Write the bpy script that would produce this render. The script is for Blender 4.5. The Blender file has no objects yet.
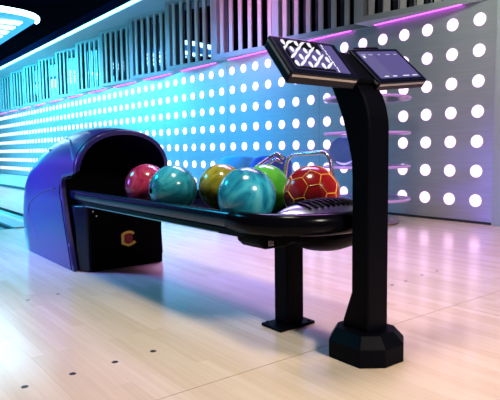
import bpy, bmesh, math, random
from mathutils import Vector, Matrix

random.seed(7)
S = bpy.context.scene
COL = S.collection
PI = math.pi
Z = Vector((0, 0, 1))

# ------------------------------------------------------------------ helpers
def new_obj(name, bm, mats, parent=None, smooth=False, kind=None, bevel=None, auto=None):
    me = bpy.data.meshes.new(name)
    bmesh.ops.recalc_face_normals(bm, faces=bm.faces)
    bm.to_mesh(me)
    bm.free()
    if not isinstance(mats, (list, tuple)):
        mats = [mats]
    for m in mats:
        me.materials.append(m)
    if smooth:
        for p in me.polygons:
            p.use_smooth = True
    o = bpy.data.objects.new(name, me)
    COL.objects.link(o)
    if parent is not None:
        o.parent = parent
        o.matrix_parent_inverse = Matrix.Translation(-Vector(parent.location)) if parent.type == 'EMPTY' and parent.parent is None else Matrix.Identity(4)
        if parent.type != 'EMPTY':
            o.matrix_parent_inverse = Matrix.Identity(4)
    if kind:
        o['kind'] = kind
    if bevel:
        b = o.modifiers.new('bevel', 'BEVEL')
        b.width = bevel
        b.segments = 3
        b.limit_method = 'ANGLE'
        b.angle_limit = math.radians(35)
        b.harden_normals = False
    if auto:
        for p in me.polygons:
            p.use_smooth = True
        es = o.modifiers.new('split', 'EDGE_SPLIT')
        es.split_angle = math.radians(auto)
    return o

def tag(o, label=None, cat=None, group=None, kind=None):
    if label:
        o['label'] = label
    if cat:
        o['category'] = cat
    if group:
        o['group'] = group
    if kind:
        o['kind'] = kind
    return o

def thing(name, loc, label, cat, group=None):
    """an Empty at the thing's base; parts are built in world coordinates"""
    o = bpy.data.objects.new(name, None)
    o.empty_display_size = 0.1
    o.location = loc
    COL.objects.link(o)
    return tag(o, label, cat, group)

def box(bm, x0, x1, y0, y1, z0, z1, M=None, mat=0):
    vs = [Vector((x, y, z)) for x in (x0, x1) for y in (y0, y1) for z in (z0, z1)]
    if M is not None:
        vs = [M @ v for v in vs]
    v = [bm.verts.new(p) for p in vs]
    for f in ((0, 1, 3, 2), (4, 6, 7, 5), (0, 4, 5, 1), (2, 3, 7, 6), (0, 2, 6, 4), (1, 5, 7, 3)):
        fc = bm.faces.new([v[i] for i in f])
        fc.material_index = mat
    return bm

def prism(bm, pts, ext, M=None, mat=0):
    """polygon (list of 3-vectors) extruded by vector ext"""
    ext = Vector(ext)
    a = [Vector(p) for p in pts]
    b = [p + ext for p in a]
    if M is not None:
        a = [M @ p for p in a]
        b = [M @ p for p in b]
    a = [bm.verts.new(p) for p in a]
    b = [bm.verts.new(p) for p in b]
    n = len(a)
    fs = [bm.faces.new(list(reversed(a))), bm.faces.new(b)]
    for i in range(n):
        fs.append(bm.faces.new((a[i], a[(i + 1) % n], b[(i + 1) % n], b[i])))
    for f in fs:
        f.material_index = mat
    return bm

def sweep(bm, path, prof, closed=False, up=Z, cap=True, mat=0):
    """sweep a 2D profile (side, up) along a path"""
    path = [Vector(p) for p in path]
    n = len(path)
    rings = []
    for i, p in enumerate(path):
        if closed:
            t = path[(i + 1) % n] - path[i - 1]
        else:
            t = path[min(i + 1, n - 1)] - path[max(i - 1, 0)]
        t.normalize()
        u = up if abs(t.dot(up)) < 0.98 else Vector((0, 1, 0))
        s = t.cross(u).normalized()
        w = s.cross(t).normalized()
        pr = prof(i / (n - 1)) if callable(prof) else prof
        rings.append([bm.verts.new(p + s * a + w * b) for a, b in pr])
    m = len(rings[0])
    rng = range(n) if closed else range(n - 1)
    for i in rng:
        A, B = rings[i], rings[(i + 1) % n]
        for j in range(m):
            f = bm.faces.new((A[j], A[(j + 1) % m], B[(j + 1) % m], B[j]))
            f.material_index = mat
    if cap and not closed:
        bm.faces.new(list(reversed(rings[0]))).material_index = mat
        bm.faces.new(rings[-1]).material_index = mat
    return bm

def circ(r, n=12, rx=None, off=(0, 0)):
    return [((rx or r) * math.cos(2 * PI * k / n) + off[0], r * math.sin(2 * PI * k / n) + off[1]) for k in range(n)]

def fillet(pts, r=0.03, n=6):
    """round the corners of a polyline"""
    pts = [Vector(p) for p in pts]
    out = [pts[0]]
    for i in range(1, len(pts) - 1):
        a, b, c = pts[i - 1], pts[i], pts[i + 1]
        ra = min(r, (a - b).length * .45, (c - b).length * .45)
        p0 = b + (a - b).normalized() * ra
        p1 = b + (c - b).normalized() * ra
        for k in range(n + 1):
            t = k / n
            out.append(p0 * (1 - t) ** 2 + b * 2 * t * (1 - t) + p1 * t * t)
    out.append(pts[-1])
    return out

def tube(bm, pts, r, n=12, mat=0):
    return sweep(bm, pts, circ(r, n), mat=mat)

def lathe(bm, prof, c=(0, 0, 0), n=40, mat=0):
    """prof: list of (r, z); revolved about z at c"""
    c = Vector(c)
    rings = []
    for r, z in prof:
        if r < 1e-6:
            rings.append([bm.verts.new(c + Vector((0, 0, z)))])
        else:
            rings.append([bm.verts.new(c + Vector((r * math.cos(2 * PI * k / n), r * math.sin(2 * PI * k / n), z))) for k in range(n)])
    for A, B in zip(rings, rings[1:]):
        for k in range(n):
            k2 = (k + 1) % n
            if len(A) == 1 and len(B) == 1:
                continue
            if len(A) == 1:
                f = bm.faces.new((A[0], B[k], B[k2]))
            elif len(B) == 1:
                f = bm.faces.new((A[k], B[0], A[k2]))
            else:
                f = bm.faces.new((A[k], B[k], B[k2], A[k2]))
            f.material_index = mat
    return bm

# ------------------------------------------------------------------ materials
def mat(name, color, rough=.5, metal=0., spec=.5, coat=0., emit=None, estr=0., trans=0., ior=1.45, coat_rough=.05):
    m = bpy.data.materials.new(name)
    m.use_nodes = True
    b = m.node_tree.nodes['Principled BSDF']
    b.inputs['Base Color'].default_value = (*color, 1)
    b.inputs['Roughness'].default_value = rough
    b.inputs['Metallic'].default_value = metal
    b.inputs['Specular IOR Level'].default_value = spec
    b.inputs['Coat Weight'].default_value = coat
    b.inputs['Coat Roughness'].default_value = coat_rough
    b.inputs['Transmission Weight'].default_value = trans
    b.inputs['IOR'].default_value = ior
    if emit:
        b.inputs['Emission Color'].default_value = (*emit, 1)
        b.inputs['Emission Strength'].default_value = estr
    return m

def nodes(m):
    nt = m.node_tree
    return nt, nt.nodes, nt.links, nt.nodes['Principled BSDF']

def ramp(nd, stops):
    r = nd.new('ShaderNodeValToRGB')
    e = r.color_ramp.elements
    while len(e) > 1:
        e.remove(e[-1])
    e[0].position = stops[0][0]
    e[0].color = (*stops[0][1], 1)
    for p, c in stops[1:]:
        x = e.new(p)
        x.color = (*c, 1)
    return r

def wood(name, tint=(1, 1, 1)):
    m = mat(name, (.6, .45, .33), .2, spec=.5)
    nt, nd, lk, b = nodes(m)
    tc = nd.new('ShaderNodeTexCoord')
    mp = nd.new('ShaderNodeMapping')
    mp.inputs['Rotation'].default_value = (0, 0, PI / 2)
    lk.new(tc.outputs['Object'], mp.inputs['Vector'])
    br = nd.new('ShaderNodeTexBrick')
    br.inputs['Scale'].default_value = 1
    br.inputs['Brick Width'].default_value = .62
    br.inputs['Row Height'].default_value = .045
    br.inputs['Mortar Size'].default_value = .0006
    br.inputs['Mortar Smooth'].default_value = 1
    br.inputs['Bias'].default_value = 0
    br.offset = .37
    br.inputs['Color1'].default_value = (0, 0, 0, 1)
    br.inputs['Color2'].default_value = (1, 1, 1, 1)
    br.inputs['Mortar'].default_value = (.42, .42, .42, 1)
    lk.new(mp.outputs['Vector'], br.inputs['Vector'])
    cr = ramp(nd, [(0, tuple(a * t for a, t in zip((.655, .495, .365), tint))),
                   (.5, tuple(a * t for a, t in zip((.69, .53, .40), tint))),
                   (1, tuple(a * t for a, t in zip((.73, .575, .445), tint)))])
    lk.new(br.outputs['Color'], cr.inputs['Fac'])
    mp2 = nd.new('ShaderNodeMapping')
    mp2.inputs['Scale'].default_value = (60, 2.2, 1)
    lk.new(tc.outputs['Object'], mp2.inputs['Vector'])
    nz = nd.new('ShaderNodeTexNoise')
    nz.inputs['Scale'].default_value = 1.0
    nz.inputs['Detail'].default_value = 5
    lk.new(mp2.outputs['Vector'], nz.inputs['Vector'])
    r2 = ramp(nd, [(.3, (.93, .92, .91)), (.7, (1.03, 1.03, 1.03))])
    lk.new(nz.outputs['Fac'], r2.inputs['Fac'])
    mx = nd.new('ShaderNodeMix')
    mx.data_type = 'RGBA'
    mx.blend_type = 'MULTIPLY'
    mx.inputs['Factor'].default_value = 1
    lk.new(cr.outputs['Color'], mx.inputs['A'])
    lk.new(r2.outputs['Color'], mx.inputs['B'])
    lk.new(mx.outputs['Result'], b.inputs['Base Color'])
    n3 = nd.new('ShaderNodeTexNoise')
    n3.inputs['Scale'].default_value = 5
    n3.inputs['Detail'].default_value = 3
    lk.new(tc.outputs['Object'], n3.inputs['Vector'])
    mr = nd.new('ShaderNodeMapRange')
    mr.inputs['To Min'].default_value = .13
    mr.inputs['To Max'].default_value = .21
    lk.new(n3.outputs['Fac'], mr.inputs['Value'])
    lk.new(mr.outputs['Result'], b.inputs['Roughness'])
    return m

def marble(name, stops, scale=9, dist=2.5, rough=.2):
    m = mat(name, stops[0][1], rough, spec=.45, coat=.25, coat_rough=.12)
    nt, nd, lk, b = nodes(m)
    tc = nd.new('ShaderNodeTexCoord')
    nz = nd.new('ShaderNodeTexNoise')
    nz.inputs['Scale'].default_value = scale
    nz.inputs['Detail'].default_value = 4
    nz.inputs['Roughness'].default_value = .55
    nz.inputs['Distortion'].default_value = dist
    lk.new(tc.outputs['Object'], nz.inputs['Vector'])
    r = ramp(nd, stops)
    lk.new(nz.outputs['Fac'], r.inputs['Fac'])
    lk.new(r.outputs['Color'], b.inputs['Base Color'])
    return m

def brushed(name, color, rough=.38, metal=.35):
    """satin wall panel with long vertical seams between the sheets"""
    m = mat(name, color, rough, metal)
    nt, nd, lk, b = nodes(m)
    tc = nd.new('ShaderNodeTexCoord')
    mp = nd.new('ShaderNodeMapping')
    mp.inputs['Scale'].default_value = (1, 3, 90)
    lk.new(tc.outputs['Object'], mp.inputs['Vector'])
    nz = nd.new('ShaderNodeTexNoise')
    nz.inputs['Scale'].default_value = 1
    nz.inputs['Detail'].default_value = 3
    lk.new(mp.outputs['Vector'], nz.inputs['Vector'])
    r = ramp(nd, [(.3, tuple(c * .92 for c in color)), (.7, tuple(min(1, c * 1.06) for c in color))])
    lk.new(nz.outputs['Fac'], r.inputs['Fac'])
    lk.new(r.outputs['Color'], b.inputs['Base Color'])
    return m

M = {}
M['floor'] = wood('maple_boards')
M['lane'] = wood('lane_boards', (1.02, 1.02, 1.0))
M['gutter'] = mat('gutter_plastic', (.03, .035, .05), .35)
M['wall'] = brushed('satin_wall_panel', (.42, .43, .46))
M['pilaster'] = mat('grey_pilaster', (.36, .40, .41), .55)
M['dark_paint'] = mat('dark_paint', (.012, .013, .02), .8)
M['ceiling'] = mat('ceiling_black', (.0015, .0015, .0025), .9, spec=.05)
M['soffit'] = mat('soffit_paint', (.42, .44, .48), .6)
M['frame_metal'] = mat('window_frame_metal', (.33, .36, .38), .42, .3)
M['slat_metal'] = mat('slat_metal', (.55, .50, .48), .45, .25)
M['glass_dark'] = mat('mirror_tinted_glass', (.30, .32, .40), .03, 1.0)
M['seam'] = mat('seam_black', (.02, .02, .025), .7)
M['led_cyan'] = mat('led_cyan', (.8, .9, 1), .4, emit=(.22, .85, 1.0), estr=4.8)
M['led_pink'] = mat('led_magenta', (.6, .2, .7), .4, emit=(.80, .07, .95), estr=6.5)
M['dot'] = mat('light_lens', (.9, .85, .9), .3, emit=(1.0, .62, 1.0), estr=1.75)
M['dot_ring'] = mat('light_ring', (.5, .5, .55), .4, .5)
M['lamp_body'] = mat('lamp_body', (.05, .35, .75), .4, emit=(.01, .30, .85), estr=.8)
M['lamp_glow'] = mat('lamp_glow', (.9, 1, 1), .4, emit=(.55, .95, 1.0), estr=9)
M['hood'] = mat('hood_plastic', (.016, .011, .115), .32, spec=.45, coat=.35, coat_rough=.16)
M['monitor'] = mat('monitor_shell', (.002, .003, .012), .3, spec=.3)
M['groove'] = mat('groove_dark_violet', (.006, .004, .03), .3, spec=.4)
M['black_gloss'] = mat('black_gloss_plastic', (.002, .002, .004), .18, spec=.09)
M['black_satin'] = mat('black_satin_plastic', (.002, .002, .003), .45, spec=.05)
M['panel_black'] = mat('black_front_panel', (.0012, .0012, .0016), .6, spec=.04)
M['rim_blue'] = mat('rim_moulding', (.003, .006, .02), .22, spec=.35, coat=.15)
M['post'] = mat('powder_coat_black', (.0015, .0018, .004), .5, spec=.06)
M['chrome'] = mat('chrome', (.8, .82, .86), .12, 1.0)
M['steel'] = mat('polished_trim', (.55, .58, .6), .25, 1.0)
M['edge_trim'] = mat('monitor_edge_trim', (.50, .49, .45), .3, .7)
M['yellow'] = mat('emblem_yellow', (1.0, .66, .08), .5)
M['emblem_red'] = mat('emblem_red', (.40, .02, .015), .5)
M['hole'] = mat('finger_hole_black', (.002, .002, .003), .9, spec=0.0)
M['dot_inlay'] = mat('inlay_dark', (.03, .028, .03), .35)
M['acrylic'] = mat('tinted_acrylic', (.72, .55, .85), .08, trans=.75, ior=1.2)
M['acrylic_rim'] = mat('acrylic_rim', (.62, .38, .72), .2, emit=(.6, .2, .8), estr=.14)
M['stand_dark'] = mat('stand_dark_shelf', (.03, .02, .05), .3)
M['stand_base'] = mat('stand_base_tan', (.30, .24, .24), .4)
M['chair_sky'] = mat('chair_sky_blue', (.10, .45, .75), .5)
M['chair_blue'] = mat('chair_deep_blue', (.04, .07, .42), .5)
M['screen'] = mat('screen_lavender', (.02, .02, .03), .12, emit=(.15, .12, .42), estr=.6)
M['screen_black'] = mat('screen_black', (.006, .006, .008), .12)
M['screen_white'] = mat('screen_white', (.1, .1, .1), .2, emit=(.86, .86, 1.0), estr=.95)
M['screen_pale'] = mat('screen_pale', (.1, .1, .1), .2, emit=(.42, .40, .72), estr=.8)
M['ball_teal'] = marble('ball_teal', [(.25, (.004, .05, .09)), (.42, (.012, .21, .29)), (.56, (.03, .37, .47)), (.75, (.12, .52, .60))], 4.5, 3.2)
M['ball_blue'] = marble('ball_teal_blue', [(.25, (.004, .05, .12)), (.42, (.01, .19, .32)), (.55, (.025, .35, .49)), (.75, (.12, .50, .60))], 4, 3.8)
M['ball_pink'] = marble('ball_pink', [(.25, (.09, .004, .02)), (.5, (.34, .02, .07)), (.75, (.62, .12, .2))], 8, 2)
M['ball_olive'] = marble('ball_olive', [(.3, (.05, .055, .008)), (.5, (.26, .25, .02)), (.72, (.50, .44, .06))], 7, 2.2)
M['ball_green'] = marble('ball_green', [(.3, (.06, .50, .03)), (.55, (.12, .72, .06)), (.8, (.30, .85, .15))], 6, 1.2)
M['ball_red'] = marble('ball_red', [(.3, (.22, .006, .008)), (.6, (.42, .014, .02)), (.8, (.55, .04, .05))], 6, 1)
M['ball_lines'] = mat('ball_yellow_lines', (.85, .42, .05), .25)
M['ball_navy'] = mat('ball_clear_blue', (.42, .46, .85), .08, trans=.9, ior=1.06)

def matte(name, color):
    m = bpy.data.materials.new(name)
    m.use_nodes = True
    nt = m.node_tree
    nt.nodes.remove(nt.nodes['Principled BSDF'])
    d = nt.nodes.new('ShaderNodeBsdfDiffuse')
    d.inputs['Color'].default_value = (*color, 1)
    nt.links.new(d.outputs[0], nt.nodes['Material Output'].inputs['Surface'])
    return m
M['ceiling'] = matte('ceiling_matte_black', (.0015, .0015, .003))
M['fascia'] = matte('fascia_navy', (.004, .008, .03))
M['tube'] = mat('satin_tube', (.70, .50, .76), .26, .9)  # pinkish tint put in for magenta light reflected by the chrome

# ------------------------------------------------------------------ camera
H = .68
F_PX, PITCH, ROLL, TH = 550.16, .0910, -.0127, .6531
R_ = Vector((math.cos(TH), -math.sin(TH), 0))
FL = Vector((math.sin(TH), math.cos(TH), 0))
FW = FL * math.cos(PITCH) - Z * math.sin(PITCH)
UP = FL * math.sin(PITCH) + Z * math.cos(PITCH)
c_, s_ = math.cos(ROLL), math.sin(ROLL)
XC = R_ * c_ + UP * s_
YC = -R_ * s_ + UP * c_
cam = bpy.data.cameras.new('camera')
cam.sensor_width = 36
cam.sensor_fit = 'HORIZONTAL'
cam.lens = 36 * F_PX / 500
cam.clip_start = .02
co = bpy.data.objects.new('camera', cam)
COL.objects.link(co)
mw = Matrix((XC, YC, -FW)).transposed().to_4x4()
mw.translation = (0, 0, H)
co.matrix_world = mw
S.camera = co

# ------------------------------------------------------------------ setting
WX = 4.55          # face of the dotted wall
WTOP = 1.93        # top of the dotted wall
FOUL = 5.2         # end of the approach
YEND = 24.0
bm = bmesh.new()
box(bm, -4.5, 4.9, -3.0, FOUL, -.12, 0)
new_obj('floor', bm, M['floor'], kind='structure')
# transverse joint across the approach
bm = bmesh.new()
box(bm, -4.5, 4.5, 1.312, 1.3145, 0, .0006)
JL = mat('joint_line', (.36, .26, .19), .4)
new_obj('trim_1', bm, JL, kind='structure')
bm = bmesh.new()
box(bm, 2.109, 2.112, -1.0, 1.312, 0, .0006)
new_obj('trim_5', bm, JL, kind='structure')
# lanes, gutters and division caps beyond the approach
lanes = [(-2.6, -1.9), (0.0, 1.05), (1.70, 2.74)]
for k, (a, b) in enumerate(lanes):
    bm = bmesh.new()
    box(bm, a, b, FOUL, YEND, -.12, 0)
    o = new_obj('lane', bm, M['lane'], kind='structure')
gut = [(-.25, 0.0), (1.05, 1.30), (1.45, 1.70), (2.74, 2.99)]
for a, b in gut:
    bm = bmesh.new()
    n = 8
    pts = [((a + b) / 2 + (b - a) / 2 * math.cos(PI + PI * k / n), -.005 + .07 * math.sin(PI + PI * k / n)) for k in range(n + 1)]
    prof = [Vector((x, FOUL, z)) for x, z in pts] + [Vector((b, FOUL, -.12)), Vector((a, FOUL, -.12))]
    prism(bm, prof, (0, YEND - FOUL, 0))
    new_obj('gutter', bm, M['gutter'], kind='structure')
for a, b in [(-1.9, -.25), (1.30, 1.45), (2.99, 4.9)]:
    bm = bmesh.new()
    box(bm, a, b, FOUL, YEND, -.12, .012)
    new_obj('division_cap', bm, M['soffit'], kind='structure')

# dotted wall
bm = bmesh.new()
box(bm, WX, WX + .35, 2.49, YEND, 0, WTOP)
new_obj('wall_right', bm, M['wall'], kind='structure')
# seams between the wall sheets
bm = bmesh.new()
for y in (4.61 + 1.834 * k for k in range(0, 8)):
    box(bm, WX - .0015, WX + .001, y - .003, y + .003, .02, WTOP)
new_obj('trim_2', bm, mat('sheet_joint', (.2, .22, .26), .5), kind='structure')
# dark skirting
bm = bmesh.new()
box(bm, WX - .008, WX, 2.49, YEND, 0, .022)
new_obj('baseboard_right', bm, M['seam'], kind='structure')
# grey pilaster at the near end of the wall
bm = bmesh.new()
box(bm, WX - .02, WX + .35, .2, 2.488, 0, 3.0)
new_obj('trim_3', bm, M['pilaster'], kind='structure', bevel=.006)
# upper wall behind the slatted panels, far wall, ceiling
bm = bmesh.new()
box(bm, WX + .36, WX + .45, -3, YEND, 0, 3.2)
new_obj('wall_upper', bm, M['dark_paint'], kind='structure')
bm = bmesh.new()
box(bm, -4.5, 5.0, YEND, YEND + .1, -.12, 3.3)
new_obj('wall_back', bm, M['dark_paint'], kind='structure')
bm = bmesh.new()
box(bm, -4.5, 5.0, -3, YEND, 3.2, 3.3)
new_obj('ceiling', bm, M['ceiling'], kind='structure')
# soffit over the panels with a fascia lip
bm = bmesh.new()
box(bm, 3.97, WX + .36, .2, YEND, 2.97, 3.2)
new_obj('soffit', bm, M['soffit'], kind='structure')
bm = bmesh.new()
box(bm, 3.955, 3.969, .2, YEND, 3.045, 3.2)
new_obj('trim_4', bm, M['fascia'], kind='structure')
# LED line along the soffit edge
bm = bmesh.new()
box(bm, 3.945, 3.969, 4.2, YEND - .2, 2.985, 3.03)
o = new_obj('led_strip', bm, M['led_cyan'])
tag(o, 'long white cyan light strip along the ceiling edge above the slatted windows', 'light strip')

# sawtooth slatted windows above the dots
PAN_N = 13
PITCH_Y = 1.293
def window(k):
    yf = 3.86 + PITCH_Y * k
    F = Vector((4.30, yf, 0))
    N = Vector((4.545, yf - PITCH_Y, 0))
    L = (N - F).length
    u = (N - F).normalized()            # far end -> near end
    nrm = Vector((-u.y, u.x, 0))        # candidate normal
    if nrm.x > 0:
        nrm = -nrm                      # towards the room
    MM = Matrix((u, -nrm, Z)).transposed().to_4x4()
    MM.translation = F                  # local x along, y into the wall, z up
    root = bpy.data.objects.new('window_%d' % (k + 1), None)
    root.location = F
    COL.objects.link(root)
    root['kind'] = 'structure'
    z0, z1 = WTOP + .005, 2.97
    bm = bmesh.new()
    box(bm, 0, .10, 0, .10, z0, z1, MM)                 # far jamb
    box(bm, L - .03, L, .0, .06, z0, z1, MM)            # near jamb
    box(bm, .10, L - .03, 0, .10, z0, z0 + .055, MM)    # bottom rail
    box(bm, .10, L - .03, 0, .10, z1 - .05, z1, MM)     # top rail
    new_obj('window_frame', bm, M['frame_metal'], root, bevel=.004)
    ns = 7
    for i in range(ns):
        cx = .185 + i * (L - .03 - .185 - .09) / (ns - 1)
        bm = bmesh.new()
        box(bm, cx - .029, cx + .029, .012, .032, z0 + .055, z1 - .05, MM)
        new_obj('slat', bm, M['slat_metal'], root)
    bm = bmesh.new()
    box(bm, .02, L - .005, .115, .121, z0, z1, MM)
    new_obj('pane', bm, M['glass_dark'], root)
    # triangular underside with a magenta light line
    bm = bmesh.new()
    p = [Vector((F.x, F.y, z0 - .004)), Vector((N.x, N.y, z0 - .004)), Vector((WX + .1, N.y, z0 - .004)), Vector((WX + .1, F.y, z0 - .004))]
    prism(bm, p, (0, 0, .004))
    new_obj('window_sill', bm, M['soffit'], root)
    bm = bmesh.new()
    tube(bm, [Vector((WX - .03, yf - .08, z0 - .006)), Vector((WX - .03, yf - PITCH_Y + .24, z0 - .006))], .004, 8)
    new_obj('sill_light', bm, M['led_pink'], root)
    return root
for k in range(PAN_N):
    window(k)

# ------------------------------------------------------------------ round wall lights
def ordinal(n):
    if 10 <= n % 100 <= 20:
        return '%dth' % n
    return '%d%s' % (n, {1: 'st', 2: 'nd', 3: 'rd'}.get(n % 10, 'th'))
ROWS = ['top', 'second', 'third', 'middle', 'fifth', 'sixth', 'bottom']
DOT = .262
def dot_bm(bm, x, y, z, n=28):
    prof = [(.0545, 0), (.0545, .006), (.052, .010), (.03, .0125), (0, .0135)]
    rings = []
    for r, h in prof:
        if r == 0:
            rings.append([bm.verts.new((x - h, y, z))])
        else:
            rings.append([bm.verts.new((x - h, y + r * math.cos(2 * PI * i / n), z + r * math.sin(2 * PI * i / n))) for i in range(n)])
    for A, B in zip(rings, rings[1:]):
        for i in range(n):
            j = (i + 1) % n
            if len(B) == 1:
                bm.faces.new((A[i], A[j], B[0]))
            else:
                bm.faces.new((A[i], A[j], B[j], B[i]))
bm = bmesh.new()
dot_bm(bm, 0, 0, 0)
proto = new_obj('wall_light', bm, M['dot'], smooth=True)
NCOL = 42
first = True
for i in range(NCOL):
    for j in range(7):
        if first:
            o = proto
            first = False
        else:
            o = proto.copy()
            COL.objects.link(o)
        o.location = (WX, 2.648 + DOT * i, 1.776 - DOT * j)
        place = 'at the wall\'s right end' if i == 0 else '%s column from the wall\'s right end' % ordinal(i + 1)
        tag(o, 'round white wall light in the %s row, %s' % (ROWS[j], place), 'wall light', 'round lights on the dotted wall')
bm = bmesh.new()
i = NCOL
while 2.648 + DOT * i < YEND - .2:
    for j in range(7):
        dot_bm(bm, WX, 2.648 + DOT * i, 1.776 - DOT * j, 12)
    i += 1
o = new_obj('distant_wall_lights', bm, M['dot'], smooth=True)
tag(o, 'rows of tiny distant wall lights merging into lines at the far left', 'wall lights', kind='stuff')

# ------------------------------------------------------------------ ceiling lamp over the lanes
def lamp(x0, x1, y0, y1, z, label):
    root = thing('ceiling_lamp', ((x0 + x1) / 2, (y0 + y1) / 2, z), label, 'lamp', None)
    cx, hw = (x0 + x1) / 2, (x1 - x0) / 2
    def outline(inset, zz):
        pts = []
        n = 20
        for k in range(n + 1):                 # rounded near end
            a = PI + PI * k / n
            sx = abs(math.cos(a)) ** .75 * math.copysign(1, math.cos(a))
            sy = abs(math.sin(a)) ** .9
            pts.append(Vector((cx + (hw - inset) * sx, y0 + .55 - (.55 - inset) * sy, zz)))
        for k in range(n + 1):                 # rounded far end
            a = PI * k / n
            sx = abs(math.cos(a)) ** .75 * math.copysign(1, math.cos(a))
            sy = abs(math.sin(a)) ** .9
            pts.append(Vector((cx + (hw - inset) * sx, y1 - .55 + (.55 - inset) * sy, zz)))
        out = []
        for p in pts:
            if not out or (p - out[-1]).length > 1e-4:
                out.append(p)
        if (out[0] - out[-1]).length < 1e-4:
            out.pop()
        return out
    bm = bmesh.new()
    prism(bm, outline(.05, z), (0, 0, .06))
    new_obj('lamp_body', bm, M['lamp_body'], root)
    bm = bmesh.new()
    sweep(bm, outline(.03, z + .02)[:21], circ(.042, 10, .034))
    new_obj('lamp_rim', bm, M['lamp_glow'], root, smooth=True)
    y = y0 + .62
    while y < y1 - .6:
        bm = bmesh.new()
        box(bm, x0 + .2, x1 - .22, y, y + .22, z - .012, z - .002)
        new_obj('light_bar', bm, M['lamp_glow'], root, bevel=.004)
        y += .42
    for sx in (-.5, .5):
        for yy in (y0 + .8, y1 - .8):
            bm = bmesh.new()
            tube(bm, [(cx + sx, yy, z + .06), (cx + sx, yy, 3.2)], .006, 8)
            new_obj('hanger_wire', bm, M['black_satin'], root)
    return root
lamp(1.15, 2.85, 8.75, 13.2, 2.765, 'glowing ceiling lamp with bright rim and white bars above the lanes')

lamp(1.15, 2.90, 14.0, 18.5, 2.80, 'second glowing ceiling lamp farther along the lanes, mirrored in the slatted windows')

# ------------------------------------------------------------------ ball return
br = thing('ball_return', (1.36, 2.6, 0), 'black and violet bowling ball return with domed hood and long ball tray', 'ball return')
# --- hood shell
HX0, HX1 = 1.075, 1.645
HCX, HW = (HX0 + HX1) / 2, (HX1 - HX0) / 2
def interp(tab, x):
    if x <= tab[0][0]:
        return tab[0][1]
    for (a, va), (b, vb) in zip(tab, tab[1:]):
        if x <= b:
            t = (x - a) / (b - a)
            return va + (vb - va) * t
    return tab[-1][1]
def smooth_interp(tab, x):
    if x <= tab[0][0]:
        return tab[0][1]
    for i, ((a, va), (b, vb)) in enumerate(zip(tab, tab[1:])):
        if x <= b:
            t = (x - a) / (b - a)
            m0 = (tab[i + 1][1] - tab[max(i - 1, 0)][1]) / (tab[i + 1][0] - tab[max(i - 1, 0)][0]) * (b - a)
            k = min(i + 2, len(tab) - 1)
            m1 = (tab[k][1] - tab[i][1]) / (tab[k][0] - tab[i][0]) * (b - a)
            return (2 * t ** 3 - 3 * t ** 2 + 1) * va + (t ** 3 - 2 * t ** 2 + t) * m0 + (-2 * t ** 3 + 3 * t ** 2) * vb + (t ** 3 - t ** 2) * m1
    return tab[-1][1]
TOP = [(2.93, 0.794), (3.05, 0.814), (3.2, 0.824), (3.4, 0.815), (3.6, 0.784), (3.78, 0.727), (3.92, 0.652), (4.02, 0.561), (4.075, 0.476), (4.1, 0.386)]
FRONT = [(0, 3.06), (.15, 3.085), (.33, 3.14), (.45, 3.188), (.505, 3.192), (.530, 3.165), (.545, 3.09), (.556, 3.02), (.575, 2.975), (.62, 2.962), (.70, 2.955), (.79, 2.945)]
BULGE = .012
def hood_pt(s, y):
    """s in [0,1]: left floor edge -> over the top -> right floor edge"""
    h = smooth_interp(TOP, y)
    zs = .55 * h / .785
    inset = .0 if y < 3.9 else .02 * ((y - 3.9) / .2) ** 2
    w = HW - inset
    a = .36
    if s < a:
        return Vector((HCX - w - BULGE * math.sin(PI * s / a), y, zs * s / a))
    if s > 1 - a:
        return Vector((HCX + w + BULGE * math.sin(PI * (1 - s) / a), y, zs * (1 - s) / a))
    t = (s - a) / (1 - 2 * a) * PI
    e = .92
    cx, sx = math.cos(t), math.sin(t)
    return Vector((HCX - w * abs(cx) ** e * math.copysign(1, cx), y, zs + (h - zs) * abs(sx) ** e))
def hood_grid(bm, ns=96, ny=34, off=0):
    g = []
    for i in range(ns + 1):
        s = i / ns
        # front edge follows the height of this strip
        z = hood_pt(s, 2.97).z
        yf = interp(FRONT, z) + (.22 if s > .5 and z < .5 else 0)
        row = []
        for k in range(ny + 1):
            t = k / ny
            t = t ** .85
            y = yf + (4.10 - yf) * (1 - (1 - t) ** 1.5)
            p = hood_pt(s, y)
            if p.z < .3 and y > 3.5:
                p.y -= .045 * (1 - p.z / .3) * (y - 3.5) / .6
            row.append(bm.verts.new(p))
        g.append(row)
    for i in range(ns):
        for k in range(ny):
            bm.faces.new((g[i][k], g[i + 1][k], g[i + 1][k + 1], g[i][k + 1]))
    # close the back
    bk = [r[-1] for r in g]
    bm.faces.new(bk)
    return g
bm = bmesh.new()
hood_grid(bm)
bmesh.ops.remove_doubles(bm, verts=bm.verts, dist=1e-5)
hood = new_obj('hood', bm, M['hood'], br, smooth=True)
so = hood.modifiers.new('thick', 'SOLIDIFY')
so.thickness = .022
so.offset = -1
es = hood.modifiers.new('split', 'EDGE_SPLIT')
es.split_angle = math.radians(40)
# lip that borders the front opening
bm = bmesh.new()
lip = []
for i in range(121):
    s = .02 + .96 * i / 120
    z = hood_pt(s, 2.97).z
    p = hood_pt(s, interp(FRONT, z) + .012)
    lip.append(p + (Vector((HCX, p.y, .3)) - p).normalized() * .006)
tube(bm, lip, .0095, 8)
new_obj('hood_lip', bm, M['hood'], br, smooth=True)
# seam line set back from the opening
bm = bmesh.new()
seam = []
for i in range(141):
    s = .004 + .992 * i / 140
    z = hood_pt(s, 2.99).z
    yy = interp(FRONT, z + (.028 if .40 < z < .62 else 0)) + .038
    seam.append(hood_pt(s, yy))
tube(bm, seam, .0035, 6)
new_obj('hood_seam', bm, M['black_satin'], br, smooth=True)
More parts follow.
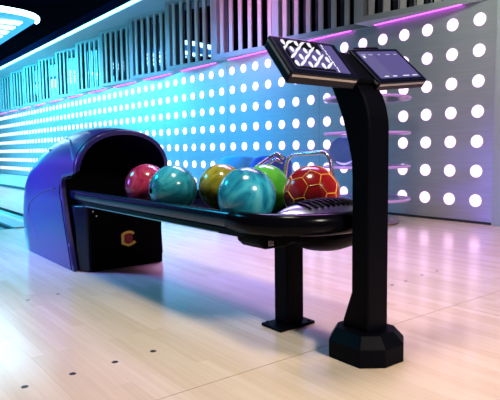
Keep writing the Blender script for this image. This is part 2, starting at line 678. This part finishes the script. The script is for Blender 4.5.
# crease over the dome above the side panel
bm = bmesh.new()
cr = []
for k in range(25):
    t = k / 24
    s = .40 + .10 * t
    y = 3.04 + .46 * t
    p = hood_pt(.375 + .06 * math.sin(t * PI / 2), 3.0 + .36 * t)
    cr.append(p)
tube(bm, cr, .0045, 6)
new_obj('hood_crease', bm, M['hood'], br, smooth=True)
# embossed line on the left side panel (rounded corner outline)
def side_outline(sign):
    yz = [(3.30, .468), (3.42, .455), (3.56, .431), (3.74, .383), (3.855, .33), (3.875, .264), (3.80, .198), (3.70, .105), (3.66, .088), (3.57, .080), (3.40, .080)]
    out = []
    for y, z in yz:
        s0 = .36 * z / (.55 * smooth_interp(TOP, y) / .785)
        p = hood_pt(s0, y)
        if sign > 0:
            p.x = 2 * HCX - p.x
        out.append(p)
    return fillet(out, .05, 5)
for sg in (-1, 1):
    bm = bmesh.new()
    tube(bm, side_outline(sg)[:40], .0034, 6)
    new_obj('side_groove', bm, M['groove'], br, smooth=True)
# --- lower housing with chamfered front corners
bm = bmesh.new()
fp = [(1.098, 3.98), (1.098, 3.07), (1.135, 2.99), (1.598, 2.99), (1.622, 3.03), (1.622, 3.98)]
prism(bm, [Vector((x, y, 0)) for x, y in fp], (0, 0, .375))
new_obj('housing', bm, M['rim_blue'], br, bevel=.005)
bm = bmesh.new()
box(bm, 1.145, 1.596, 2.978, 2.989, .006, .368)
fpn = new_obj('front_panel', bm, M['panel_black'], br, bevel=.003)
for (x, z) in ((1.165, .345), (1.185, .318)):
    bm = bmesh.new()
    prism(bm, [Vector((x + .005 * math.cos(2 * PI * k / 12), 2.978, z + .005 * math.sin(2 * PI * k / 12))) for k in range(12)], (0, -.003, 0))
    new_obj('screw', bm, M['steel'], fpn)
# interior back wall of the mouth
bm = bmesh.new()
box(bm, 1.11, 1.61, 3.50, 3.52, .375, .70)
new_obj('mouth_curtain', bm, M['panel_black'], br)
# --- emblem: open hexagon in yellow round a red disc
em = bpy.data.objects.new('emblem', None)
EX, EZ = 1.375, .170
bm = bmesh.new()
K = .00064
outr = [(60, 50), (35, 68), (-5, 72), (-50, 60), (-70, 42), (-70, -45), (-5, -72), (40, -60), (72, -42)]
innr = [(46, 32), (28, 46), (-5, 50), (-34, 42), (-44, 30), (-44, -30), (-5, -50), (34, -38), (56, -22)]
for k in range(len(outr) - 1):
    q = [outr[k], outr[k + 1], innr[k + 1], innr[k]]
    prism(bm, [Vector((EX + a * K, 2.978, EZ + b * K)) for a, b in q], (0, -.005, 0))
bmesh.ops.remove_doubles(bm, verts=bm.verts, dist=1e-6)
bpy.data.objects.remove(em)
emb = new_obj('emblem', bm, M['yellow'], br)
tag(emb, 'yellow open hexagon emblem')
bm = bmesh.new()
red = []
for k in range(28):
    a = 2 * PI * k / 28
    r = 1 + .06 * math.sin(5 * a)
    red.append(Vector((EX - K + r * 43 * K * math.cos(a), 2.978, EZ + r * 48 * K * math.sin(a))))
prism(bm, red, (0, -.003, 0))
rd = new_obj('emblem_center', bm, M['emblem_red'], emb)
tag(rd, 'dark red centre of the emblem')
bm = bmesh.new()                                     # small pale curl inside the red
arc = [Vector((EX + .004 + .012 * math.cos(a), 2.9745, EZ + .012 * math.sin(a))) for a in [(.9 + 4.4 * k / 16) for k in range(17)]]
tube(bm, arc, .0022, 6)
new_obj('emblem_curl', bm, mat('emblem_dim_red', (.45, .06, .05), .5), emb)

# --- tray: deck, side rims, end bumper, beams
TX0, TX1, TY0, TY1 = 1.10, 1.645, 3.18, 1.52
TCX, TR = (TX0 + TX1) / 2, (TX1 - TX0) / 2
def upath(inset, z, y_start, n=32, rear=TY0, ell=1.0):
    r = TR - inset
    pts = []
    m = 14
    for k in range(m):
        pts.append(Vector((TCX - r, rear + (TY1 - rear) * k / m, z)))
    for k in range(n + 1):
        a = PI + PI * k / n
        pts.append(Vector((TCX + r * math.cos(a), TY1 + r * ell * math.sin(a), z)))
    for k in range(1, m + 1):
        pts.append(Vector((TCX + r, TY1 + (rear - TY1) * k / m, z)))
    return pts
bm = bmesh.new()
deck = upath(.02, .382, TY0)  # flat bed of the tray
prism(bm, deck, (0, 0, .018))
new_obj('tray_deck', bm, M['black_gloss'], br)
# rim moulding: rounded bullnose cross-section
def bull(w, h, n=10):
    p = []
    for k in range(n + 1):
        a = -PI / 2 + PI * k / n
        p.append((w / 2 * math.cos(a) ** .7 if k not in (0, n) else 0, h / 2 * math.sin(a)))
    for k in range(1, n):
        a = PI / 2 + PI * k / n
        p.append((-w / 2 * abs(math.cos(a)) ** .7, h / 2 * math.sin(a)))
    return p
bm = bmesh.new()
sweep(bm, upath(.016, .435, TY0), bull(.032, .058))
new_obj('tray_rim', bm, M['rim_blue'], br, smooth=True)
bm = bmesh.new()
sweep(bm, upath(.040, .392, TY0), [(-.012, -.016), (.012, -.016), (.012, .022), (-.012, .022)])
new_obj('tray_beam', bm, M['black_satin'], br)
bm = bmesh.new()
sweep(bm, [(TX0 + .026, 2.98, .379), (TX0 + .026, 1.66, .379)], [(-.004, -.002), (.003, -.002), (.003, .003), (-.004, .003)])
new_obj('edge_strip', bm, M['steel'], br)
# fat bumper round the near end
def endpath(inset, z, ylim, n=40):
    r = TR - inset
    pts = []
    for k in range(6):
        pts.append(Vector((TCX - r, ylim + (TY1 - ylim) * k / 6, z)))
    for k in range(n + 1):
        a = PI + PI * k / n
        pts.append(Vector((TCX + r * math.cos(a), TY1 + r * math.sin(a), z)))
    for k in range(1, 7):
        pts.append(Vector((TCX + r, TY1 + (ylim - TY1) * k / 6, z)))
    return pts
bm = bmesh.new()
sweep(bm, endpath(.019, .432, 1.60), lambda t: bull(.034 + .042 * min(1, 5 * t * (1 - t)), .059 + .016 * min(1, 8 * t * (1 - t))))
new_obj('end_bumper', bm, M['black_gloss'], br, smooth=True)
# junction block under the left rim
bm = bmesh.new()
pts = [(1.125, .392), (1.125, .366), (1.15, .345), (1.245, .345), (1.30, .362), (1.33, .392)]
prism(bm, [Vector((x + .012, 1.435, z - .004)) for x, z in pts], (0, .13, 0))
jb = new_obj('junction_box', bm, M['black_satin'], br, bevel=.006)
bm = bmesh.new()
box(bm, 1.172, 1.196, 1.431, 1.437, .352, .372)
new_obj('socket', bm, M['steel'], jb, bevel=.002)
# blower housing under the near end
bm = bmesh.new()
n = 20
prof = [(.0, 0)]
path = [Vector((1.285 + .36 * k / 16, 1.43, .378)) for k in range(17)]
def pod(t):
    e = max(.05, min(1, (math.sin(PI * max(.0, min(1, t))) + .0) ** .4))
    return [(.105 * e * math.cos(2 * PI * k / n), .074 * e * math.sin(2 * PI * k / n)) for k in range(n)]
sweep(bm, path, pod)
new_obj('blower_housing', bm, M['black_satin'], br, smooth=True)
# --- chrome vent grille in front of the red ball
gr_parts = []
bm = bmesh.new()
GX0, GX1 = 1.16, 1.60
def grille_pt(u, v):
    """u across (0..1), v from far edge (0) to near edge (1)"""
    x = GX0 + (GX1 - GX0) * u
    edge = 1 - abs(2 * u - 1) ** 2.4
    yf = 1.425 - .03 * (1 - edge)
    yn = 1.425 - (.012 + .145 * edge ** .8)
    y = yf + (yn - yf) * v
    z = .450 + .054 * edge ** .7 * (math.sin(PI * min(1, v * .62 + .28)) ** 1.1) - .01 * v
    return Vector((x, y, z))
nu, nv = 40, 14
g = [[bm.verts.new(grille_pt(i / nu, k / nv)) for k in range(nv + 1)] for i in range(nu + 1)]
for i in range(nu):
    for k in range(nv):
        bm.faces.new((g[i][k], g[i + 1][k], g[i + 1][k + 1], g[i][k + 1]))
gril = new_obj('vent_grille', bm, mat('satin_chrome', (.26, .28, .40), .3, 1.0), br, smooth=True)
sd = gril.modifiers.new('thick', 'SOLIDIFY')
sd.thickness = .006
tag(gril, 'chrome ribbed air vent')
for i in range(11):
    u = .24 + .056 * i
    bm = bmesh.new()
    pts = [grille_pt(u + .02 * (t / 7 - .5), .10 + .62 * t / 7) + Vector((0, 0, .003)) for t in range(8)]
    tube(bm, pts, .0048, 8)
    new_obj('vent_slot', bm, M['black_gloss'], gril, smooth=True)
# --- bent chrome guard tubes along the right rim
XR = 1.625
bm = bmesh.new()
tube(bm, fillet([(XR, 1.885, .45), (XR, 1.845, .655), (XR, 1.59, .668), (XR, 1.545, .45)], .05, 8), .0085, 12)
gp = new_obj('guard_tube', bm, M['tube'], br, smooth=True)
bm = bmesh.new()
tube(bm, fillet([(XR, 1.875, .64), (XR - .005, 1.915, .665), (XR - .02, 2.06, .595), (XR - .02, 2.12, .45)], .04, 8), .0085, 12)
new_obj('guard_tube', bm, M['tube'], br, smooth=True)
bm = bmesh.new()
tube(bm, fillet([(XR, 1.885, .62), (XR, 1.93, .64), (XR - .02, 2.02, .575), (XR - .02, 2.07, .45)], .03, 8), .007, 12)
new_obj('guard_tube', bm, M['tube'], br, smooth=True)
# --- leg and foot plate
bm = bmesh.new()
box(bm, 1.345, 1.432, 1.535, 1.612, .012, .385)
leg = new_obj('leg', bm, M['post'], br, bevel=.008)
bm = bmesh.new()
box(bm, 1.296, 1.474, 1.517, 1.632, 0, .012)
fpz = new_obj('foot_plate', bm, M['post'], leg, bevel=.003)
for x, y in ((1.318, 1.530), (1.452, 1.530), (1.318, 1.620), (1.452, 1.620)):
    bm = bmesh.new()
    prism(bm, [Vector((x + .006 * math.cos(PI * k / 3), y + .006 * math.sin(PI * k / 3), .012)) for k in range(6)], (0, 0, .004))
    new_obj('bolt', bm, M['black_satin'], leg)

# ------------------------------------------------------------------ bowling balls
BR = .1079
def ball(x, y, z, material, label, lines=None, hole=None, group='bowling balls on the ball return', r=BR, rot=(0, 0, 0)):
    bm = bmesh.new()
    bmesh.ops.create_uvsphere(bm, u_segments=64, v_segments=40, radius=r)
    mats = [material]
    if lines:
        mats.append(lines)
        ph = (1 + 5 ** .5) / 2
        vs = []
        for a, b, c in ((0, 1, 3 * ph), (1, 2 + ph, 2 * ph), (ph, 2, 2 * ph + 1)):
            for sa in (-1, 1):
                for sb in (-1, 1):
                    for sc in (-1, 1):
                        for perm in ((0, 1, 2), (1, 2, 0), (2, 0, 1)):
                            v = [0, 0, 0]
                            for src, dst in zip((a * sa, b * sb, c * sc), perm):
                                v[dst] = src
                            v = Vector(v)
                            if not any((v - w).length < 1e-4 for w in vs):
                                vs.append(v)
        from mathutils import Euler
        E = Euler(rot).to_matrix()
        for i in range(len(vs)):
            for j in range(i):
                if (vs[i] - vs[j]).length < 2.05:
                    a = (E @ vs[i]).normalized()
                    b = (E @ vs[j]).normalized()
                    pts = [(a * (1 - t / 6) + b * (t / 6)).normalized() * (r * .9985) for t in range(7)]
                    sweep(bm, pts, circ(.0022, 6), up=a, mat=1)
    o = new_obj('bowling_ball', bm, mats, smooth=True)
    o.location = (x, y, z)
    if not lines:
        o.rotation_euler = rot
    tag(o, label, 'bowling ball', group)
    if hole:
        for hx in hole:
            bm = bmesh.new()
            d = Vector(hx).normalized()
            q = d.to_track_quat('Z', 'Y').to_matrix().to_4x4()
            bmesh.ops.create_circle(bm, cap_ends=True, segments=20, radius=.0135, matrix=q @ Matrix.Translation((0, 0, 0)))
            for v in bm.verts:
                v.co = (v.co + d * r).normalized() * (r + .0016)
            h = new_obj('finger_hole', bm, M['hole'], o)
            h.matrix_parent_inverse = Matrix.Identity(4)
            if rot != (0, 0, 0):
                from mathutils import Euler
                h.matrix_parent_inverse = Euler(rot).to_matrix().to_4x4().inverted()
    return o
BZ = .4005 + BR
BALLS = dict(front=(1.222, 1.617), left=(1.222, 2.163), pink=(1.258, 2.490), olive=(1.455, 2.118), green=(1.512, 1.867), red=(1.470, 1.530))
ball(*BALLS['front'], BZ, M['ball_blue'], 'teal blue swirled bowling ball nearest the camera, in the middle of the tray', rot=(.3, .5, .2))
ball(*BALLS['left'], BZ, M['ball_teal'], 'teal marbled bowling ball with a dark finger hole, beside the pink ball', rot=(1.1, .2, .9),
     hole=[(-.985, .06, -.02)])
ball(*BALLS['pink'], BZ, M['ball_pink'], 'pinkish red marbled bowling ball just outside the dark hood mouth', rot=(.5, .1, .3))
ball(*BALLS['olive'], BZ, M['ball_olive'], 'yellow olive marbled bowling ball between the two teal balls', rot=(.2, .9, .1))
ball(*BALLS['green'], BZ, M['ball_green'], 'bright green bowling ball half hidden behind the front teal ball', rot=(.9, .4, 1.2))
ball(*BALLS['red'], BZ, M['ball_red'], 'red bowling ball with yellow honeycomb lines behind the chrome vent', lines=M['ball_lines'], rot=(.35, .15, .6))

# ------------------------------------------------------------------ scoring console
con = thing('scoring_console', (1.37, 1.165, 0), 'black floor-standing scoring console with two tilted screens on a curved post', 'scoring console')
def octo(x0, x1, y0, y1, c):
    return [(x0, y0 + c * .75), (x0 + c, y0), (x1 - c, y0), (x1, y0 + c * .75), (x1, y1 - c * .75), (x1 - c, y1), (x0 + c, y1), (x0, y1 - c * .75)]
bm = bmesh.new()
A = octo(1.265, 1.484, 1.058, 1.288, .066)
B = octo(1.290, 1.454, 1.088, 1.268, .050)
lo = [bm.verts.new((x, y, 0)) for x, y in A]
md = [bm.verts.new((x, y, .058)) for x, y in A]
hi = [bm.verts.new((x, y, .095)) for x, y in B]
for P, Q in ((lo, md), (md, hi)):
    for k in range(8):
        bm.faces.new((P[k], P[(k + 1) % 8], Q[(k + 1) % 8], Q[k]))
bm.faces.new(list(reversed(lo)))
bm.faces.new(hi)
new_obj('base', bm, M['post'], con, bevel=.003)
# post profile in y-z, extruded across x
front = [(1.126, .086), (1.126, .74), (1.129, .775), (1.137, .81), (1.151, .845), (1.172, .875), (1.20, .905)]
back = [(1.300, .905), (1.285, .875), (1.262, .83), (1.238, .775), (1.215, .70), (1.200, .64), (1.197, .58), (1.197, .215), (1.232, .118), (1.236, .086)]
bm = bmesh.new()
prism(bm, [Vector((1.325, y, z)) for y, z in front + back], (.099, 0, 0))
new_obj('post', bm, M['post'], con, bevel=.007)

def monitor(c, right, up, w, h, t, left_side):
    r = Vector(right).normalized()
    u = Vector(up)
    u = (u - r * u.dot(r)).normalized()
    n = r.cross(u).normalized()          # towards the player
    MM = Matrix((r, u, n)).transposed().to_4x4()
    MM.translation = Vector(c)
    bm = bmesh.new()
    box(bm, -w / 2, w / 2, -h / 2, h / 2, -t, 0, MM)
    o = new_obj('monitor', bm, M['monitor'], con, bevel=.005)
    bm = bmesh.new()                      # pale edge trim along the front and left edges
    box(bm, -w / 2 + .006, w / 2 - .006, -h / 2 - .001, -h / 2 + .003, -.016, -.009, MM)
    box(bm, -w / 2 - .001, -w / 2 + .003, -h / 2 + .006, h / 2 - .006, -.016, -.009, MM)
    new_obj('edge_trim', bm, M['edge_trim'], o)
    return o, MM
Lm, LM = monitor((1.165, 1.20, .952), (.99, -.14, -.03), (.12, .71, .69), .242, .178, .042, True)
Rm, RM = monitor((1.508, 1.20, .958), (.99, -.04, .10), (-.04, .72, .69), .234, .176, .036, False)
# screens
sw, sh = .196, .140
bm = bmesh.new()
box(bm, -sw / 2, sw / 2, -sh / 2, sh / 2, 0, .0012, LM)
sc = new_obj('screen', bm, M['screen'], Lm)
tag(sc, 'lavender screen covered with white leaf-like painted reflections')
bm = bmesh.new()
def ellipse(bm, cx, cy, a, b, ang, z, MM, n=16, m=0):
    ca, sa = math.cos(ang), math.sin(ang)
    pts = []
    for k in range(n):
        t = 2 * PI * k / n
        x, y = a * math.cos(t), b * math.sin(t)
        pts.append(Vector((max(-sw / 2, min(sw / 2, cx + x * ca - y * sa)), max(-sh / 2, min(sh / 2, cy + x * sa + y * ca)), z)))
    prism(bm, pts, (0, 0, .0004), MM, m)
# dark zone behind the strokes, which paint a reflection as glowing shapes
box(bm, -sw / 2, .046, .034, sh / 2, .0012, .0016, LM, 0)
box(bm, -sw / 2, .046, -sh / 2, -.058, .0012, .0016, LM, 0)
box(bm, -sw / 2, -.084, -.058, .034, .0012, .0016, LM, 0)
def petal(cx, cy, ax, wd, MM):
    if not (-.094 < cx < .046 and -.066 < cy < .066):
        return
    pts = []
    for k in range(18):
        t = 2 * PI * k / 18
        c, q = math.cos(t), math.sin(t)
        x = cx + ax[0] * c + wd[0] * q * (1 - .25 * c)
        y = cy + ax[1] * c + wd[1] * q * (1 - .25 * c)
        pts.append(Vector((max(-sw / 2, min(.056, x)), max(-sh / 2, min(sh / 2, y)), .0017)))
    prism(bm, pts, (0, 0, .0004), MM, 1)
for i in range(-2, 5):
    for j in range(5):
        x, y = -.086 + i * .0475 + j * .0165, .057 + i * .0005 - j * .0345
        petal(x, y, (.0012, -.0140), (.0066, .0055), LM)
        petal(x + .026, y + .008, (.0195, .0192), (.0019, -.0044), LM)
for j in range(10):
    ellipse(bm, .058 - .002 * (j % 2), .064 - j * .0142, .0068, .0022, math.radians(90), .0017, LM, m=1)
new_obj('screen_reflection', bm, [M['screen_black'], M['screen_white'], M['screen_pale']], Lm)
bm = bmesh.new()
box(bm, -sw / 2, sw / 2, -sh / 2, sh / 2, 0, .0012, RM)
new_obj('screen', bm, M['screen'], Rm)
bm = bmesh.new()
box(bm, -sw / 2, -.034, -sh / 2, sh / 2, .0012, .0014, RM, 0)             # lighter side column
new_obj('screen_column', bm, mat('screen_column', (.02, .02, .03), .15, emit=(.19, .16, .45), estr=.6), Rm)
for x, wd in ((-.075, .02), (-.035, .02), (.015, .03), (.062, .025)):
    bm = bmesh.new()
    box(bm, x, x + wd, -sh / 2 + .006, -sh / 2 + .010, .0014, .0018, RM)
    new_obj('screen_text', bm, M['screen_white'], Rm)
for x, wd in ((-.090, .022), (-.055, .02), (-.01, .012), (.03, .02), (.07, .015)):
    bm = bmesh.new()
    box(bm, x, x + wd, sh / 2 - .020, sh / 2 - .016, .0014, .0018, RM)
    new_obj('screen_text', bm, M['screen_pale'], Rm)
bm = bmesh.new()
box(bm, -.088, -.078, sh / 2 - .034, sh / 2 - .024, .0014, .0018, RM)
new_obj('screen_icon', bm, M['screen_white'], Rm)
# bracket that joins the two monitors
bm = bmesh.new()
pts = [(1.235, .880), (1.172, .880), (1.162, .893), (1.262, .990), (1.285, .995), (1.305, .915)]
prism(bm, [Vector((1.262, y, z)) for y, z in pts], (.145, 0, 0))
new_obj('monitor_bracket', bm, M['post'], con, bevel=.006)
bm = bmesh.new()
box(bm, -.06, .06, .0, .022, -.03, -.006, RM @ Matrix.Translation((-.015, .088, 0)))
new_obj('rear_bracket', bm, M['black_satin'], con, bevel=.008)

# ------------------------------------------------------------------ round tiered stand behind the console
SX, SY = 3.925, 3.365
st = thing('tiered_stand', (SX, SY, 0), 'round four-tier stand with pink edges between the console and the dotted wall', 'stand')
bm = bmesh.new()
lathe(bm, [(0, 0), (.29, 0), (.30, .012), (.27, .03), (.06, .045), (0, .045)], (SX, SY, 0))
new_obj('base', bm, M['stand_base'], st, auto=40)
bm = bmesh.new()
lathe(bm, [(0, .045), (.03, .045), (.03, 1.13), (0, 1.13)], (SX, SY, 0), 20)
new_obj('pole', bm, M['chrome'], st, auto=40)
for k, z in enumerate((.22, .515, .815, 1.125)):
    bm = bmesh.new()
    lathe(bm, [(.031, z - .006), (.372, z - .006), (.372, z + .006), (.031, z + .006), (.031, z - .006)], (SX, SY, 0), 64)
    new_obj('shelf', bm, M['stand_dark'] if k == 3 else M['acrylic'], st, auto=40)
    bm = bmesh.new()
    lathe(bm, [(.372, z - .009), (.385, z - .012), (.392, z - .004), (.392, z + .006), (.385, z + .011), (.372, z + .009), (.372, z - .009)], (SX, SY, 0), 64)
    new_obj('shelf_rim', bm, M['acrylic_rim'], st, auto=40)
ball(SX - .17, SY + .12, .521 + .135, M['ball_navy'], 'navy blue ball on the third tier of the round stand, mostly behind the console post', group=None, r=.135)

# ------------------------------------------------------------------ tub chairs by the wall
def tub(x, y, rz, m, label):
    root = thing('tub_chair', (x, y, 0), label, 'chair', 'tub chairs by the dotted wall')
    MM = Matrix.Translation((x, y, 0)) @ Matrix.Rotation(rz, 4, 'Z')
    bm = bmesh.new()
    lathe(bm, [(0, .26), (.18, .26), (.2, .28), (.2, .37), (.17, .40), (0, .405)], (0, 0, 0), 32)
    bm.transform(MM)
    new_obj('seat', bm, m, root, smooth=True)
    bm = bmesh.new()
    n = 24
    cols = []
    for i in range(n + 1):
        a = -PI * .62 + PI * 1.24 * i / n
        t = abs(2 * i / n - 1)
        top = .615 - .17 * t ** 2.2
        cols.append([bm.verts.new(MM @ Vector((r * math.sin(a), r * math.cos(a), z))) for r, z in ((.205, .27), (.215, top - .02), (.225, top), (.235, top), (.245, top - .02), (.235, .27))])
    for P, Q in zip(cols, cols[1:]):
        for k in range(6):
            bm.faces.new((P[k], P[(k + 1) % 6], Q[(k + 1) % 6], Q[k]))
    bm.faces.new(cols[0])
    bm.faces.new(list(reversed(cols[-1])))
    new_obj('backrest', bm, m, root, smooth=True)
    for sx, sy in ((-1, -1), (-1, 1), (1, -1), (1, 1)):
        bm = bmesh.new()
        tube(bm, [MM @ Vector((.12 * sx, .12 * sy, .27)), MM @ Vector((.15 * sx, .15 * sy, 0))], .014, 10)
        new_obj('leg', bm, M['chrome'], root, smooth=True)
    return root
tub(4.12, 5.62, 2.5, M['chair_sky'], 'sky blue rounded tub chair seen behind the front teal ball')
tub(4.12, 4.97, 2.5, M['chair_blue'], 'deep blue rounded tub chair seen behind the green ball')

# ------------------------------------------------------------------ approach dots
def inlay(x, y, label, r=.0085):
    bm = bmesh.new()
    lathe(bm, [(0, 0), (r, 0), (r * .96, .0008), (0, .001)], (0, 0, 0), 20)
    o = new_obj('approach_dot', bm, M['dot_inlay'])
    o.location = (x, y, 0)
    tag(o, label, 'floor dot', 'dark dots in the floor')
for (x, y), w in zip(((.414, 1.634), (.557, 1.638), (.698, 1.644), (.840, 1.652)), ('leftmost of four', 'second from the left of four', 'third from the left of four', 'rightmost of four')):
    inlay(x, y, 'small dark floor dot, %s across the near approach' % w, .0105)
inlay(.696, 2.612, 'small dark floor dot left of the hood, left one of the far pair', .009)
inlay(.840, 2.630, 'small dark floor dot left of the hood, right one of the far pair', .009)
for (x, y), w in zip(((2.193, 1.711), (2.314, 1.718), (2.490, 1.746), (2.634, 1.750)), ('nearest the post', 'second from the post', 'third from the post', 'farthest from the post')):
    inlay(x, y, 'tiny dark floor dot right of the console, %s' % w, .009)

# ------------------------------------------------------------------ light
def area(name, loc, target, size, color, power, size_y=None, spread=PI):
    l = bpy.data.lights.new(name, 'AREA')
    l.color = color
    l.energy = power
    l.size = size
    l.shape = 'DISK'
    if size_y:
        l.shape = 'RECTANGLE'
        l.size_y = size_y
    l.spread = spread
    o = bpy.data.objects.new(name, l)
    o.location = loc
    d = Vector(target) - Vector(loc)
    o.rotation_euler = d.to_track_quat('-Z', 'Y').to_euler()
    COL.objects.link(o)
    return o
D = math.radians
area('warm_ceiling_light', (.95, 1.4, 3.1), (1.2, 1.4, 0), .5, (1.0, .90, .77), 59)
area('warm_front_fill', (1.2, -1.7, 2.7), (1.5, 1.2, .1), .7, (1.0, .89, .76), 24, spread=D(70))  # added fill without a fixture, brightens front faces and the emblem
area('warm_wall_light', (3.3, 1.9, 3.1), (4.5, 2.6, 1.5), .5, (.85, 1.0, .80), 8, spread=D(80))
area('cyan_lane_light', (2.6, 15.5, 3.1), (4.5, 15.5, .4), 6.0, (.04, .66, 1.0), 1500)
area('cyan_lane_fill', (1.2, 9.0, 3.1), (1.2, 9.0, 0), 2.0, (.08, .68, 1.0), 200, spread=D(110))  # added fill, turns the lanes cyan; no lamp modelled here
area('cyan_wall_light', (2.7, 8.6, 3.1), (4.55, 8.6, .6), 1.8, (.02, .42, 1.0), 120, spread=D(85))
area('blue_wall_light', (2.7, 5.9, 3.1), (4.55, 5.9, .6), 1.2, (.02, .38, 1.0), 74, spread=D(75))
area('violet_side_light', (-.7, 5.0, 1.05), (1.07, 3.65, .36), .8, (.19, .11, 1.0), 17, spread=D(38))
area('violet_floor_fill', (2.9, 3.9, 3.1), (2.2, 2.9, 0), 1.0, (.55, .42, 1.0), 34, spread=D(80))  # added fill that tints the approach floor lilac
area('magenta_panel_light', (2.6, 5.0, 2.3), (4.5, 5.6, 2.5), .6, (1.0, .30, .72), 9, spread=D(65))
area('magenta_approach_light', (3.3, 3.0, 3.1), (2.8, 2.0, 0), 1.0, (.75, .30, 1.0), 24, spread=D(90))
area('cyan_approach_light', (-.6, 5.6, 3.1), (.5, 4.5, .3), 1.2, (.03, .60, 1.0), 95, spread=D(85))

w = bpy.data.worlds.new('world')
w.use_nodes = True
w.node_tree.nodes['Background'].inputs['Color'].default_value = (.05, .06, .12, 1)
w.node_tree.nodes['Background'].inputs['Strength'].default_value = .35
S.world = w

S.view_settings.view_transform = 'Standard'
S.view_settings.look = 'None'
S.view_settings.exposure = 0
S.view_settings.gamma = 1
S.view_settings.use_curve_mapping = False
